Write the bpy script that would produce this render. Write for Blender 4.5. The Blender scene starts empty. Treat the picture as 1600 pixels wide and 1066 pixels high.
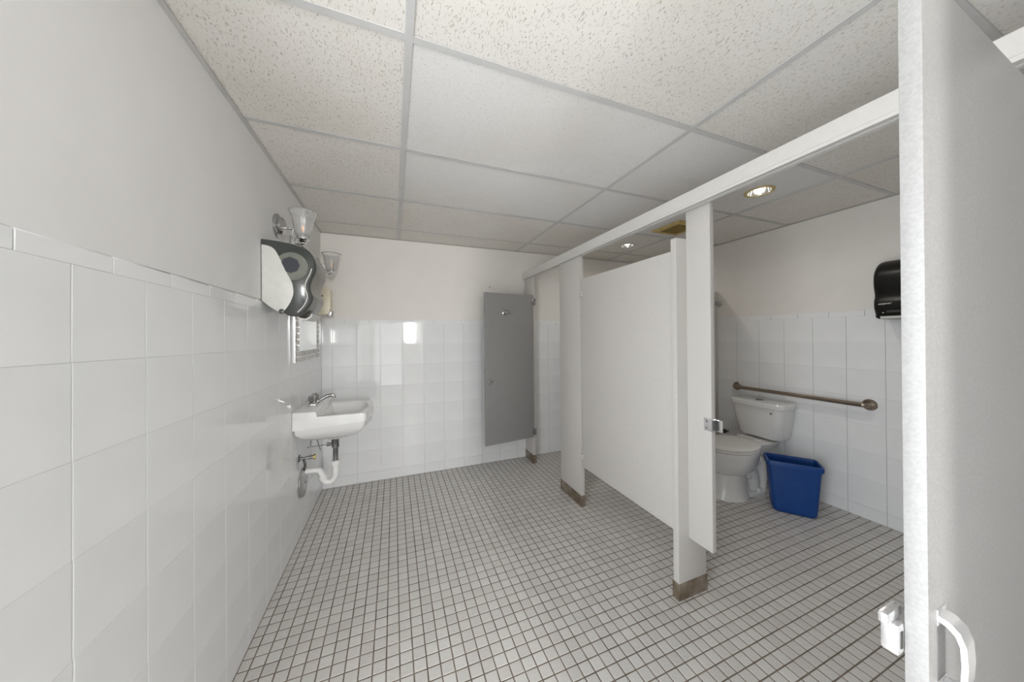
import bpy, bmesh, math, random
from mathutils import Vector, Matrix
random.seed(7)
S = bpy.context.scene
C = S.collection
PI = math.pi

# ------------------------------------------------------------------ camera
EYE = 1.3466
YAW, PITCH, ROLL = 0.3674, 0.0022, -0.0083
FPX, V0 = 479.67, 524.09
cam = bpy.data.cameras.new('camera')
cam.sensor_fit = 'HORIZONTAL'
cam.sensor_width = 36.0
cam.lens = FPX / 1600.0 * 36.0
cam.shift_y = -(533.0 - V0) / 1600.0
cam.clip_start = 0.02
cam_o = bpy.data.objects.new('camera', cam)
C.objects.link(cam_o)
Fv = Vector((math.sin(YAW) * math.cos(PITCH), math.cos(YAW) * math.cos(PITCH), math.sin(PITCH)))
R0 = Vector((math.cos(YAW), -math.sin(YAW), 0))
U0 = R0.cross(Fv)
Rv = R0 * math.cos(ROLL) + U0 * math.sin(ROLL)
Uv = -R0 * math.sin(ROLL) + U0 * math.cos(ROLL)
M = Matrix.Identity(4)
for i in range(3):
    M[i][0], M[i][1], M[i][2] = Rv[i], Uv[i], -Fv[i]
M[2][3] = EYE
cam_o.matrix_world = M
S.camera = cam_o

# ------------------------------------------------------------------ world, daylight, exposure
XL, XR, YB, YR, CE = -0.600, 3.181, 3.1475, -2.60, 2.279
w = bpy.data.worlds.new('world')
S.world = w
w.use_nodes = True
bg = w.node_tree.nodes['Background']
bg.inputs[0].default_value = (0.80, 0.90, 1.0, 1)
bg.inputs[1].default_value = 1.0

def area(name, loc, direction, sx, sy, power, col=(1, 1, 1)):
    l = bpy.data.lights.new(name, 'AREA')
    l.shape = 'RECTANGLE'
    l.size, l.size_y = sx, sy
    l.energy = power
    l.color = col
    o = bpy.data.objects.new(name, l)
    o.location = loc
    o.rotation_euler = Vector(direction).to_track_quat('-Z', 'Y').to_euler()
    C.objects.link(o)
    return o
# daylight through the open entrance doorway in the left wall, the rear doorway and the rear window (all behind the camera)
area('doorway_daylight', (XL - 0.16, 0.12, 1.05), (1, 0, 0), 0.76, 1.98, 25, (0.95, 0.98, 1.0))
area('rear_door_daylight', (-0.14, YR - 0.14, 1.03), (0, 1, 0), 0.72, 1.98, 9, (1.0, 0.99, 0.97))
area('rear_window_daylight', (0.40, YR - 0.10, 1.62), (0, 1, 0), 0.27, 0.80, 44, (1.0, 0.99, 0.97))

S.view_settings.view_transform = 'Standard'
S.view_settings.look = 'None'
S.view_settings.gamma = 1.0
S.view_settings.use_curve_mapping = False
S.view_settings.exposure = 0.52
S.cycles.max_bounces = 14
S.cycles.diffuse_bounces = 10
S.cycles.transparent_max_bounces = 16

# ------------------------------------------------------------------ materials
MATS = {}
def mat(name, col, rough=0.5, metal=0.0, **kw):
    m = bpy.data.materials.new(name)
    m.use_nodes = True
    b = m.node_tree.nodes['Principled BSDF']
    b.inputs['Base Color'].default_value = (*col, 1)
    b.inputs['Roughness'].default_value = rough
    b.inputs['Metallic'].default_value = metal
    for k, v in kw.items():
        b.inputs[k.replace('_', ' ')].default_value = v
    MATS[name] = m
    return m

def nodes(m):
    nt = m.node_tree
    return nt, nt.nodes['Principled BSDF']

def add_noise(m, scale=30, c1=None, c2=None, bump=0.0, detail=4, lo=0.35, hi=0.65, dist=0.02, stretch=None):
    nt, b = nodes(m)
    tc = nt.nodes.new('ShaderNodeTexCoord')
    mp = nt.nodes.new('ShaderNodeMapping')
    if stretch: mp.inputs['Scale'].default_value = stretch
    n = nt.nodes.new('ShaderNodeTexNoise')
    n.inputs['Scale'].default_value = scale
    n.inputs['Detail'].default_value = detail
    nt.links.new(tc.outputs['Object'], mp.inputs['Vector'])
    nt.links.new(mp.outputs[0], n.inputs['Vector'])
    if c1:
        r = nt.nodes.new('ShaderNodeValToRGB')
        r.color_ramp.elements[0].position = lo
        r.color_ramp.elements[1].position = hi
        r.color_ramp.elements[0].color = (*c1, 1)
        r.color_ramp.elements[1].color = (*c2, 1)
        nt.links.new(n.outputs['Fac'], r.inputs[0])
        nt.links.new(r.outputs[0], b.inputs['Base Color'])
    if bump:
        bp = nt.nodes.new('ShaderNodeBump')
        bp.inputs['Strength'].default_value = bump
        bp.inputs['Distance'].default_value = dist
        nt.links.new(n.outputs['Fac'], bp.inputs['Height'])
        nt.links.new(bp.outputs[0], b.inputs['Normal'])
    return m

mat('paint', (0.80, 0.77, 0.735), 0.55)
add_noise(MATS['paint'], 6, (0.765, 0.76, 0.755), (0.785, 0.78, 0.775), 0.05, 6, dist=0.004)
mat('paint_warm_lit', (0.78, 0.75, 0.71), 0.55)  # same paint as the left wall, warmer light put into its colour
add_noise(MATS['paint_warm_lit'], 6, (0.765, 0.74, 0.705), (0.785, 0.76, 0.725), 0.05, 6, dist=0.004)
mat('wall_grout', (0.72, 0.72, 0.71), 0.8)
add_noise(MATS['wall_grout'], 40, (0.74, 0.74, 0.73), (0.82, 0.82, 0.81))
mat('wall_tile', (0.80, 0.81, 0.82), 0.05)
add_noise(MATS['wall_tile'], 3.0, (0.79, 0.80, 0.81), (0.83, 0.84, 0.85), 0.03, 2, dist=0.01)
mat('floor_grout', (0.13, 0.10, 0.075), 0.9)
add_noise(MATS['floor_grout'], 12, (0.125, 0.10, 0.075), (0.21, 0.175, 0.14), 0.2, 6)

def floor_tile_mat():
    m = mat('floor_tile', (0.6, 0.58, 0.55), 0.32)
    nt, b = nodes(m)
    g = nt.nodes.new('ShaderNodeNewGeometry')
    oi = nt.nodes.new('ShaderNodeObjectInfo')
    ad = nt.nodes.new('ShaderNodeMath'); ad.operation = 'ADD'
    fr = nt.nodes.new('ShaderNodeMath'); fr.operation = 'FRACT'
    nt.links.new(g.outputs['Random Per Island'], ad.inputs[0])
    nt.links.new(oi.outputs['Random'], ad.inputs[1])
    nt.links.new(ad.outputs[0], fr.inputs[0])
    r = nt.nodes.new('ShaderNodeValToRGB')
    e = r.color_ramp.elements
    e[0].position, e[1].position = 0.0, 1.0
    e[0].color, e[1].color = (0.56, 0.54, 0.52, 1), (0.63, 0.615, 0.595, 1)
    nt.links.new(fr.outputs[0], r.inputs[0])
    n = nt.nodes.new('ShaderNodeTexNoise')
    n.inputs['Scale'].default_value = 160
    n.inputs['Detail'].default_value = 3
    tc = nt.nodes.new('ShaderNodeTexCoord')
    nt.links.new(tc.outputs['Object'], n.inputs['Vector'])
    mr = nt.nodes.new('ShaderNodeMapRange')
    mr.inputs['From Min'].default_value, mr.inputs['From Max'].default_value = 0.3, 0.7
    mr.inputs['To Min'].default_value, mr.inputs['To Max'].default_value = 0.90, 1.05
    nt.links.new(n.outputs['Fac'], mr.inputs['Value'])
    mx = nt.nodes.new('ShaderNodeMix'); mx.data_type = 'RGBA'; mx.blend_type = 'MULTIPLY'
    mx.inputs[0].default_value = 1.0
    nt.links.new(r.outputs[0], mx.inputs[6])
    nt.links.new(mr.outputs[0], mx.inputs[7])
    nt.links.new(mx.outputs[2], b.inputs['Base Color'])
floor_tile_mat()

def ceiling_mat(name, base, dark, lo, hi, scale, stretch):
    m = mat(name, base, 0.9)
    nt, b = nodes(m)
    tc = nt.nodes.new('ShaderNodeTexCoord')
    oi = nt.nodes.new('ShaderNodeObjectInfo')
    mul = nt.nodes.new('ShaderNodeMath'); mul.operation = 'MULTIPLY'; mul.inputs[1].default_value = 37.0
    nt.links.new(oi.outputs['Random'], mul.inputs[0])
    vm = nt.nodes.new('ShaderNodeVectorMath'); vm.operation = 'ADD'
    nt.links.new(tc.outputs['Object'], vm.inputs[0])
    nt.links.new(mul.outputs[0], vm.inputs[1])
    # bend the fissures a little
    n0 = nt.nodes.new('ShaderNodeTexNoise'); n0.inputs['Scale'].default_value = 18
    nt.links.new(vm.outputs[0], n0.inputs['Vector'])
    sc = nt.nodes.new('ShaderNodeVectorMath'); sc.operation = 'SCALE'; sc.inputs['Scale'].default_value = 0.035
    nt.links.new(n0.outputs['Color'], sc.inputs[0])
    v2 = nt.nodes.new('ShaderNodeVectorMath'); v2.operation = 'ADD'
    nt.links.new(vm.outputs[0], v2.inputs[0]); nt.links.new(sc.outputs[0], v2.inputs[1])
    mp = nt.nodes.new('ShaderNodeMapping'); mp.inputs['Scale'].default_value = stretch
    nt.links.new(v2.outputs[0], mp.inputs['Vector'])
    n = nt.nodes.new('ShaderNodeTexNoise'); n.inputs['Scale'].default_value = scale; n.inputs['Detail'].default_value = 1.5
    nt.links.new(mp.outputs[0], n.inputs['Vector'])
    r = nt.nodes.new('ShaderNodeValToRGB')
    r.color_ramp.elements[0].position, r.color_ramp.elements[1].position = lo, hi
    r.color_ramp.elements[0].color, r.color_ramp.elements[1].color = (*dark, 1), (*base, 1)
    nt.links.new(n.outputs['Fac'], r.inputs[0])
    # faint old stains
    n3 = nt.nodes.new('ShaderNodeTexNoise'); n3.inputs['Scale'].default_value = 2.2; n3.inputs['Detail'].default_value = 5
    nt.links.new(vm.outputs[0], n3.inputs['Vector'])
    r3 = nt.nodes.new('ShaderNodeValToRGB')
    r3.color_ramp.elements[0].position, r3.color_ramp.elements[1].position = 0.3, 0.55
    r3.color_ramp.elements[0].color, r3.color_ramp.elements[1].color = (0.95, 0.935, 0.91, 1), (1, 1, 1, 1)
    nt.links.new(n3.outputs['Fac'], r3.inputs[0])
    mx = nt.nodes.new('ShaderNodeMix'); mx.data_type = 'RGBA'; mx.blend_type = 'MULTIPLY'; mx.inputs[0].default_value = 1.0
    nt.links.new(r.outputs[0], mx.inputs[6]); nt.links.new(r3.outputs[0], mx.inputs[7])
    nt.links.new(mx.outputs[2], b.inputs['Base Color'])
    bp = nt.nodes.new('ShaderNodeBump'); bp.inputs['Strength'].default_value = 0.5; bp.inputs['Distance'].default_value = 0.004
    nt.links.new(r.outputs[0], bp.inputs['Height']); nt.links.new(bp.outputs[0], b.inputs['Normal'])
ceiling_mat('ceiling_fissured', (0.80, 0.777, 0.738), (0.52, 0.485, 0.43), 0.325, 0.40, 250, (1.0, 0.30, 1.0))
ceiling_mat('ceiling_pinhole', (0.79, 0.78, 0.765), (0.50, 0.48, 0.45), 0.30, 0.37, 300, (1.0, 0.75, 1.0))
mat('tee', (0.72, 0.71, 0.70), 0.45)
add_noise(MATS['tee'], 9, (0.57, 0.565, 0.56), (0.61, 0.605, 0.60))
mat('angle', (0.55, 0.54, 0.53), 0.5)
add_noise(MATS['angle'], 9, (0.52, 0.51, 0.50), (0.58, 0.57, 0.56))
mat('dark', (0.05, 0.048, 0.045), 0.8)

mat('panel', (0.62, 0.59, 0.555), 0.42)
add_noise(MATS['panel'], 260, (0.545, 0.525, 0.50), (0.60, 0.58, 0.555), 0.06, 3, dist=0.002)
mat('door_panel', (0.40, 0.39, 0.385), 0.38)
add_noise(MATS['door_panel'], 260, (0.27, 0.265, 0.262), (0.31, 0.305, 0.30), 0.10, 3, dist=0.002)
mat('headrail', (0.72, 0.70, 0.66), 0.45)
add_noise(MATS['headrail'], 60, (0.63, 0.615, 0.59), (0.645, 0.63, 0.605))
mat('shoe', (0.30, 0.25, 0.195), 0.38, 0.7)
add_noise(MATS['shoe'], 14, (0.20, 0.155, 0.11), (0.42, 0.36, 0.29), 0.1, 6)
mat('chrome', (0.78, 0.78, 0.79), 0.10, 1.0)
add_noise(MATS['chrome'], 20, (0.74, 0.74, 0.75), (0.82, 0.82, 0.83))
mat('bright_metal', (0.85, 0.85, 0.86), 0.22, 0.85)
add_noise(MATS['bright_metal'], 20, (0.82, 0.82, 0.83), (0.88, 0.88, 0.89))
mat('chrome_dark_refl', (0.5, 0.5, 0.5), 0.10, 1.0)  # chrome with dark reflections put into its colour
add_noise(MATS['chrome_dark_refl'], 25, (0.44, 0.44, 0.44), (0.56, 0.56, 0.56))
mat('dull_metal', (0.42, 0.42, 0.42), 0.32, 1.0)
add_noise(MATS['dull_metal'], 30, (0.22, 0.22, 0.22), (0.36, 0.36, 0.36))
mat('plate_metal', (0.50, 0.50, 0.50), 0.35, 0.8)
add_noise(MATS['plate_metal'], 25, (0.46, 0.46, 0.46), (0.54, 0.54, 0.54))
mat('brass', (0.55, 0.42, 0.16), 0.35, 1.0)
add_noise(MATS['brass'], 60, (0.45, 0.34, 0.12), (0.62, 0.48, 0.2))
mat('porcelain', (0.80, 0.80, 0.795), 0.10)
add_noise(MATS['porcelain'], 4, (0.79, 0.79, 0.785), (0.82, 0.82, 0.815))
mat('seat_plastic', (0.76, 0.75, 0.73), 0.22)
add_noise(MATS['seat_plastic'], 4, (0.75, 0.74, 0.72), (0.78, 0.77, 0.75))
mat('pvc', (0.84, 0.84, 0.83), 0.25)
add_noise(MATS['pvc'], 12, (0.82, 0.82, 0.81), (0.86, 0.86, 0.85))
mat('grab', (0.36, 0.30, 0.245), 0.28, 1.0)
add_noise(MATS['grab'], 200, (0.32, 0.265, 0.215), (0.40, 0.335, 0.275), stretch=(1, 0.05, 1))
mat('blue', (0.004, 0.065, 0.30), 0.42)
add_noise(MATS['blue'], 40, (0.002, 0.045, 0.21), (0.003, 0.053, 0.235), 0.05, dist=0.002)
mat('black_plastic', (0.008, 0.008, 0.007), 0.34, Specular_IOR_Level=0.3)
add_noise(MATS['black_plastic'], 30, (0.007, 0.007, 0.006), (0.010, 0.010, 0.009))
mat('grey_plastic', (0.60, 0.60, 0.57), 0.4)
add_noise(MATS['grey_plastic'], 30, (0.585, 0.585, 0.555), (0.615, 0.615, 0.585))
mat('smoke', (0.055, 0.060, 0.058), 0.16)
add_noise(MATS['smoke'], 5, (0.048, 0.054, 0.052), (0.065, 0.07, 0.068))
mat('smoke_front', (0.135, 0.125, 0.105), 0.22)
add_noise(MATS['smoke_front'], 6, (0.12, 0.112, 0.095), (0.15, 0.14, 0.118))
mat('smoke_roll', (0.17, 0.18, 0.155), 0.25)
add_noise(MATS['smoke_roll'], 20, (0.155, 0.165, 0.14), (0.185, 0.195, 0.17))
mat('smoke_core', (0.04, 0.043, 0.055), 0.25)
add_noise(MATS['smoke_core'], 20, (0.036, 0.039, 0.05), (0.045, 0.048, 0.06))
mat('cream', (0.78, 0.71, 0.55), 0.4)
add_noise(MATS['cream'], 15, (0.76, 0.69, 0.53), (0.80, 0.73, 0.57))
mat('yellowed', (0.50, 0.37, 0.13), 0.5)
add_noise(MATS['yellowed'], 18, (0.50, 0.36, 0.12), (0.62, 0.47, 0.20))
mat('yellowed_shade', (0.30, 0.21, 0.06), 0.6)  # vent yellow with the shade of the recess put into its colour
add_noise(MATS['yellowed_shade'], 18, (0.26, 0.18, 0.05), (0.34, 0.24, 0.07))
mat('mirror_glass', (0.93, 0.95, 0.94), 0.01, 1.0)
add_noise(MATS['mirror_glass'], 3, (0.925, 0.945, 0.935), (0.935, 0.955, 0.945))
mat('mosaic', (0.62, 0.60, 0.55), 0.12, 0.8)
add_noise(MATS['mosaic'], 70, (0.42, 0.40, 0.36), (0.80, 0.78, 0.73))
mat('frame_silver', (0.90, 0.90, 0.92), 0.18, 0.6)
add_noise(MATS['frame_silver'], 5, (0.88, 0.88, 0.90), (0.92, 0.92, 0.94))
mat('reflector', (0.80, 0.79, 0.76), 0.15, 0.9)
add_noise(MATS['reflector'], 10, (0.76, 0.75, 0.72), (0.84, 0.83, 0.80))
mat('white_print', (0.85, 0.85, 0.83), 0.4)
add_noise(MATS['white_print'], 10, (0.83, 0.83, 0.81), (0.87, 0.87, 0.85))
mat('white_trim', (0.80, 0.80, 0.79), 0.4)
add_noise(MATS['white_trim'], 10, (0.78, 0.78, 0.77), (0.82, 0.82, 0.81))
gm = mat('glass', (0.95, 0.955, 0.95), 0.05, Transmission_Weight=0.86, IOR=1.48)
add_noise(gm, 30, (0.94, 0.945, 0.94), (0.96, 0.965, 0.96))
def emit(name, col, strength):
    m = mat(name, col, 0.4)
    b = nodes(m)[1]
    b.inputs['Emission Color'].default_value = (*col, 1)
    b.inputs['Emission Strength'].default_value = strength
emit('bulb_lit', (1.0, 0.95, 0.86), 2.2)
emit('filament', (1.0, 0.50, 0.25), 0.35)

# ------------------------------------------------------------------ mesh helpers
ORIGIN = {}
class MB:
    def __init__(s):
        s.v = []; s.f = []; s.mi = []
    def add(s, vs, fs, mi=0):
        k = len(s.v)
        s.v += [Vector(p) for p in vs]
        s.f += [tuple(i + k for i in f) for f in fs]
        s.mi += [mi] * len(fs)
        return s
    def box(s, x0, x1, y0, y1, z0, z1, mi=0, fr=None):
        vs = [(x, y, z) for z in (z0, z1) for y in (y0, y1) for x in (x0, x1)]
        if fr: vs = [fr(p) for p in vs]
        return s.add(vs, [(0, 2, 3, 1), (4, 5, 7, 6), (0, 1, 5, 4), (2, 6, 7, 3), (0, 4, 6, 2), (1, 3, 7, 5)], mi)
    def loft(s, rings, cap0=True, cap1=True, mi=0):
        n = len(rings[0]); k = 0
        vs = [p for r in rings for p in r]; fs = []
        for i in range(len(rings) - 1):
            for j in range(n):
                a, b2 = i * n + j, i * n + (j + 1) % n
                fs.append((a, b2, b2 + n, a + n))
        if cap0: fs.append(tuple(reversed(range(n))))
        if cap1: fs.append(tuple((len(rings) - 1) * n + j for j in range(n)))
        return s.add(vs, fs, mi)
    def lathe(s, prof, org, axis=(0, 0, 1), seg=24, mi=0, cap=True, flute=None):
        a = Vector(axis).normalized()
        t = Vector((1, 0, 0)) if abs(a.x) < 0.9 else Vector((0, 1, 0))
        e1 = a.cross(t).normalized(); e2 = a.cross(e1)
        o = Vector(org)
        rings = []
        for r, h in prof:
            ring = []
            for k in range(seg):
                th = 2 * PI * k / seg
                rr = r * (1 + (flute[0] * math.cos(flute[1] * th) if flute else 0))
                ring.append(o + a * h + e1 * rr * math.cos(th) + e2 * rr * math.sin(th))
            rings.append(ring)
        return s.loft(rings, cap, cap, mi)
    def tube(s, pts, r, seg=12, mi=0, smooth_n=0):
        pts = [Vector(p) for p in pts]
        if smooth_n:
            out = []
            P = [pts[0]] + pts + [pts[-1]]
            for i in range(1, len(P) - 2):
                for k in range(smooth_n):
                    t = k / smooth_n
                    p0, p1, p2, p3 = P[i - 1], P[i], P[i + 1], P[i + 2]
                    out.append(0.5 * ((2 * p1) + (p2 - p0) * t + (2 * p0 - 5 * p1 + 4 * p2 - p3) * t * t + (3 * p1 - p0 - 3 * p2 + p3) * t ** 3))
            out.append(pts[-1]); pts = out
        rr = r if isinstance(r, (list, tuple)) else [r] * len(pts)
        if len(rr) != len(pts):
            rr = [rr[0] + (rr[-1] - rr[0]) * i / (len(pts) - 1) for i in range(len(pts))]
        rings = []
        d0 = (pts[1] - pts[0]).normalized()
        nrm = d0.orthogonal().normalized()
        for i, p in enumerate(pts):
            d = (pts[min(i + 1, len(pts) - 1)] - pts[max(i - 1, 0)]).normalized()
            nrm = (nrm - d * nrm.dot(d)).normalized()
            b2 = d.cross(nrm)
            rings.append([p + (nrm * math.cos(2 * PI * k / seg) + b2 * math.sin(2 * PI * k / seg)) * rr[i] for k in range(seg)])
        return s.loft(rings, True, True, mi)
    def prism(s, poly, fr, h0, h1, mi=0):
        # poly: list of 2-D points, fr(a, b, h) -> 3-D point
        return s.loft([[fr(a, b2, h0) for a, b2 in poly], [fr(a, b2, h1) for a, b2 in poly]], True, True, mi)
    def build(s, name, m, parent=None, smooth=True, bevel=0, seg=2, angle=35):
        org = ORIGIN.get(parent.name, Vector((0, 0, 0))) if parent else Vector((0, 0, 0))
        me = bpy.data.meshes.new(name)
        me.from_pydata([p - org for p in s.v], [], s.f)
        ms = m if isinstance(m, (list, tuple)) else [m]
        for q in ms: me.materials.append(MATS[q])
        for p, i in zip(me.polygons, s.mi): p.material_index = i
        bm = bmesh.new(); bm.from_mesh(me)
        bmesh.ops.recalc_face_normals(bm, faces=bm.faces)
        if bevel:
            ed = [e for e in bm.edges if len(e.link_faces) == 2 and e.calc_face_angle(0) > math.radians(angle)]
            bmesh.ops.bevel(bm, geom=ed, offset=bevel, segments=seg, profile=0.6, affect='EDGES', clamp_overlap=True)
        bm.to_mesh(me); bm.free()
        if smooth:
            me.shade_smooth()
            me.set_sharp_from_angle(angle=math.radians(angle))
        o = bpy.data.objects.new(name, me)
        C.objects.link(o)
        if parent:
            o.parent = parent
            ORIGIN[o.name] = org
        return o

def root(name, loc, label, cat, group=None):
    o = bpy.data.objects.new(name, None)
    o.empty_display_size = 0.05
    o.location = loc
    C.objects.link(o)
    ORIGIN[o.name] = Vector(loc)
    return tag(o, label, cat, group)
def tag(o, label, cat, group=None):
    o['label'] = label; o['category'] = cat
    if group: o['group'] = group
    return o
def structure(o, label=None, cat=None):
    o['kind'] = 'structure'
    if label: o['label'] = label
    if cat: o['category'] = cat
    return o
def text_part(name, body, size, m, parent, mtx, shear=0.0, extrude=0.0005, align='LEFT'):
    cu = bpy.data.curves.new(name, 'FONT')
    cu.body = body; cu.size = size; cu.shear = shear; cu.extrude = extrude; cu.align_x = align
    tmp = bpy.data.objects.new(name + '_tmp', cu)
    C.objects.link(tmp)
    dg = bpy.context.evaluated_depsgraph_get()
    me = bpy.data.meshes.new_from_object(tmp.evaluated_get(dg))
    bpy.data.objects.remove(tmp)
    org = ORIGIN.get(parent.name, Vector((0, 0, 0)))
    me.transform(mtx); me.transform(Matrix.Translation(-org))
    me.materials.clear(); me.materials.append(MATS[m])
    o = bpy.data.objects.new(name, me); C.objects.link(o); o.parent = parent
    return o

# ================================================================== STRUCTURE
# ---- floor: slab of grout with one mosaic tile per square
TP, TG = 0.0521, 0.0048
floor = structure(MB().box(XL - 0.1, XR + 0.1, YR - 0.1, YB + 0.1, -0.12, -0.0011).build('floor', 'floor_grout', smooth=False),
                  'floor of small square greyish white mosaic tiles with brown grout', 'floor')
def tile_geom(wd, hd, depth, bv, bh=None):
    bh = bv if bh is None else bh
    a, b2 = wd / 2, hd / 2
    vs = []
    for (ix, iy, z) in ((0, 0, 0), (0, 0, depth - min(bv, bh)), (bv, bh, depth)):
        vs += [(-a + ix, -b2 + iy, z), (a - ix, -b2 + iy, z), (a - ix, b2 - iy, z), (-a + ix, b2 - iy, z)]
    fs = []
    for L in (0, 4):
        for j in range(4):
            k = (j + 1) % 4
            fs.append((L + j, L + k, L + 4 + k, L + 4 + j))
    fs.append((8, 9, 10, 11))
    return vs, fs
GX0, GY0 = -0.559, YB - 0.031
ix0, ix1 = int(math.floor((XL - GX0) / TP)), int(math.ceil((XR - GX0) / TP))
iy0, iy1 = int(math.floor((YR - GY0) / TP)), int(math.ceil((YB - GY0) / TP))
cand = []; allt = []
def px(p):
    q = Vector(p) - Vector((0, 0, EYE)); d = q.dot(Fv)
    if d < 0.05: return None
    return 800 + FPX * q.dot(Rv) / d, V0 - FPX * q.dot(Uv) / d, d
for i in range(ix0, ix1):
    for j in range(iy0, iy1):
        x0, x1 = max(XL, GX0 + i * TP) + TG / 2, min(XR, GX0 + (i + 1) * TP) - TG / 2
        y0, y1 = max(YR, GY0 + j * TP) + TG / 2, min(YB, GY0 + (j + 1) * TP) - TG / 2
        if x1 - x0 < 0.006 or y1 - y0 < 0.006: continue
        full = (x1 - x0) > 0.0468 and (y1 - y0) > 0.0468
        t = (x0, x1, y0, y1)
        p = px(((x0 + x1) / 2, (y0 + y1) / 2, 0))
        if full and p and 0 < p[0] < 1408 and p[1] < 1064: cand.append((p[2], t))
        else: allt.append(t)
cand.sort()
tw = TP - TG
fv, ff = tile_geom(tw, tw, 0.006, 0.0012)
fme = bpy.data.meshes.new('floor_tile'); fme.from_pydata([(x, y, z - 0.006) for x, y, z in fv], [], ff); fme.materials.append(MATS['floor_tile'])
for d, t in cand[:300]:
    o = bpy.data.objects.new('floor_tile', fme); C.objects.link(o); o.parent = floor
    o.location = ((t[0] + t[1]) / 2, (t[2] + t[3]) / 2, random.uniform(-0.0003, 0.0003))
    o.rotation_euler = (random.gauss(0, 0.002), random.gauss(0, 0.002), random.gauss(0, 0.006))
mb = MB()
for t in allt + [c[1] for c in cand[300:]]:
    vs, fs = tile_geom(t[1] - t[0], t[3] - t[2], 0.006, 0.0012)
    cx, cy, dz = (t[0] + t[1]) / 2, (t[2] + t[3]) / 2, random.uniform(-0.0003, 0.0003)
    tx, ty = random.gauss(0, 0.002), random.gauss(0, 0.002)
    mb.add([(x + cx, y + cy, z - 0.006 + dz + tx * x + ty * y) for x, y, z in vs], fs)
st = mb.build('mosaic_tiles', 'floor_tile', floor, smooth=False)
st['kind'] = 'stuff'

# ---- walls
TOPL, TOPB, CAP, WP = 1.5400, 1.5165, 0.042, 0.1975
D, PD = 0.008, 0.003
DY0, DY1, DZ = -0.28, 0.52, 2.06
wl = MB()
def wall_boxes(mbx, a0, a1, b0, b1, top, axis):
    # tiled zone (grout behind the tiles) below, paint above
    for z0, z1, mi in ((0, top - 0.003, 1), (top - 0.003, CE + 0.25, 0)):
        if mi == 0:                            # the plaster stands a few millimetres further out than the tile bed
            if abs(a1 - (XL - D)) < 1e-6: a1 = XL - PD
            elif a0 > 0: a0 = a0 - D + PD
        if axis == 'x': mbx.box(a0, a1, b0, b1, z0, z1, mi)
        else: mbx.box(b0, b1, a0, a1, z0, z1, mi)
wall_boxes(wl, XL - 0.12, XL - D, DY1, YB + 0.12, TOPL, 'x')
wall_boxes(wl, XL - 0.12, XL - D, YR - 0.12, DY0, TOPL, 'x')
wl.box(XL - 0.12, XL - PD, DY0, DY1, DZ, CE + 0.25, 0)
wall_left = structure(wl.build('wall_left', ['paint', 'wall_grout'], smooth=False), 'left wall, white square tiles below and white paint above', 'wall')
wb = MB(); wall_boxes(wb, YB + D, YB + 0.12, XL - 0.12, XR + 0.12, TOPB, 'y')
wall_back = structure(wb.build('wall_back', ['paint_warm_lit', 'wall_grout'], smooth=False), 'back wall with glossy white tiles below off-white paint', 'wall')
wr = MB(); wall_boxes(wr, XR + D, XR + 0.12, YR - 0.12, YB + 0.12, TOPB, 'x')
wall_right = structure(wr.build('wall_right', ['paint_warm_lit', 'wall_grout'], smooth=False), 'right wall of the toilet stalls, white tiles below white paint with warm light in its colour', 'wall')
WX0, WX1, WZ0, WZ1 = 0.23, 0.57, 1.18, 2.06
RX0, RX1 = -0.52, 0.23
we = MB()
we.box(XL - 0.12, RX0, YR - 0.12, YR, 0, CE + 0.25); we.box(RX0, RX1, YR - 0.12, YR, DZ, CE + 0.25); we.box(WX1, XR + 0.12, YR - 0.12, YR, 0, CE + 0.25)
we.box(WX0, WX1, YR - 0.12, YR, 0, WZ0); we.box(WX0, WX1, YR - 0.12, YR, WZ1, CE + 0.25)
structure(we.build('wall_rear', 'paint', smooth=False), 'painted wall behind the camera with a window', 'wall')
structure(MB().box(0.60, XR, YR + 0.02, -0.36, 0, CE + 0.09).build('wall_shade_block', 'paint', smooth=False), 'unseen painted wall block added to shade the near stall door', 'wall')  # unseen block, added to keep rear light off the near stall door
wn = MB()
for x0, x1, z0, z1 in ((WX0, WX0 + .04, WZ0, WZ1), (WX1 - .04, WX1, WZ0, WZ1), (WX0, WX1, WZ0, WZ0 + .04), (WX0, WX1, WZ1 - .04, WZ1)):
    wn.box(x0, x1, YR - 0.07, YR + 0.01, z0, z1)
structure(wn.build('window_1', 'white_trim', smooth=False), 'narrow white framed window in the rear wall', 'window')
rd = MB()
rd.box(RX0, RX0 + 0.03, YR - 0.13, YR + 0.012, 0, DZ); rd.box(RX1 - 0.03, RX1 - 0.001, YR - 0.13, YR + 0.012, 0, DZ); rd.box(RX0 + 0.03, RX1 - 0.03, YR - 0.13, YR + 0.012, DZ - 0.03, DZ)
structure(rd.build('door_2', 'white_trim', smooth=False), 'white frame of the open doorway in the rear wall', 'door frame')
dn = MB()
dn.box(XL - 0.13, XL + 0.012, DY0 - 0.05, DY0 + 0.02, 0, DZ + 0.05); dn.box(XL - 0.13, XL + 0.012, DY1 - 0.02, DY1 + 0.05, 0, DZ + 0.05)
dn.box(XL - 0.13, XL + 0.012, DY0 + 0.02, DY1 - 0.02, DZ - 0.02, DZ + 0.05)
structure(dn.build('door_1', 'white_trim', smooth=False), 'white door frame of the entrance in the left wall', 'door frame')

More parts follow.
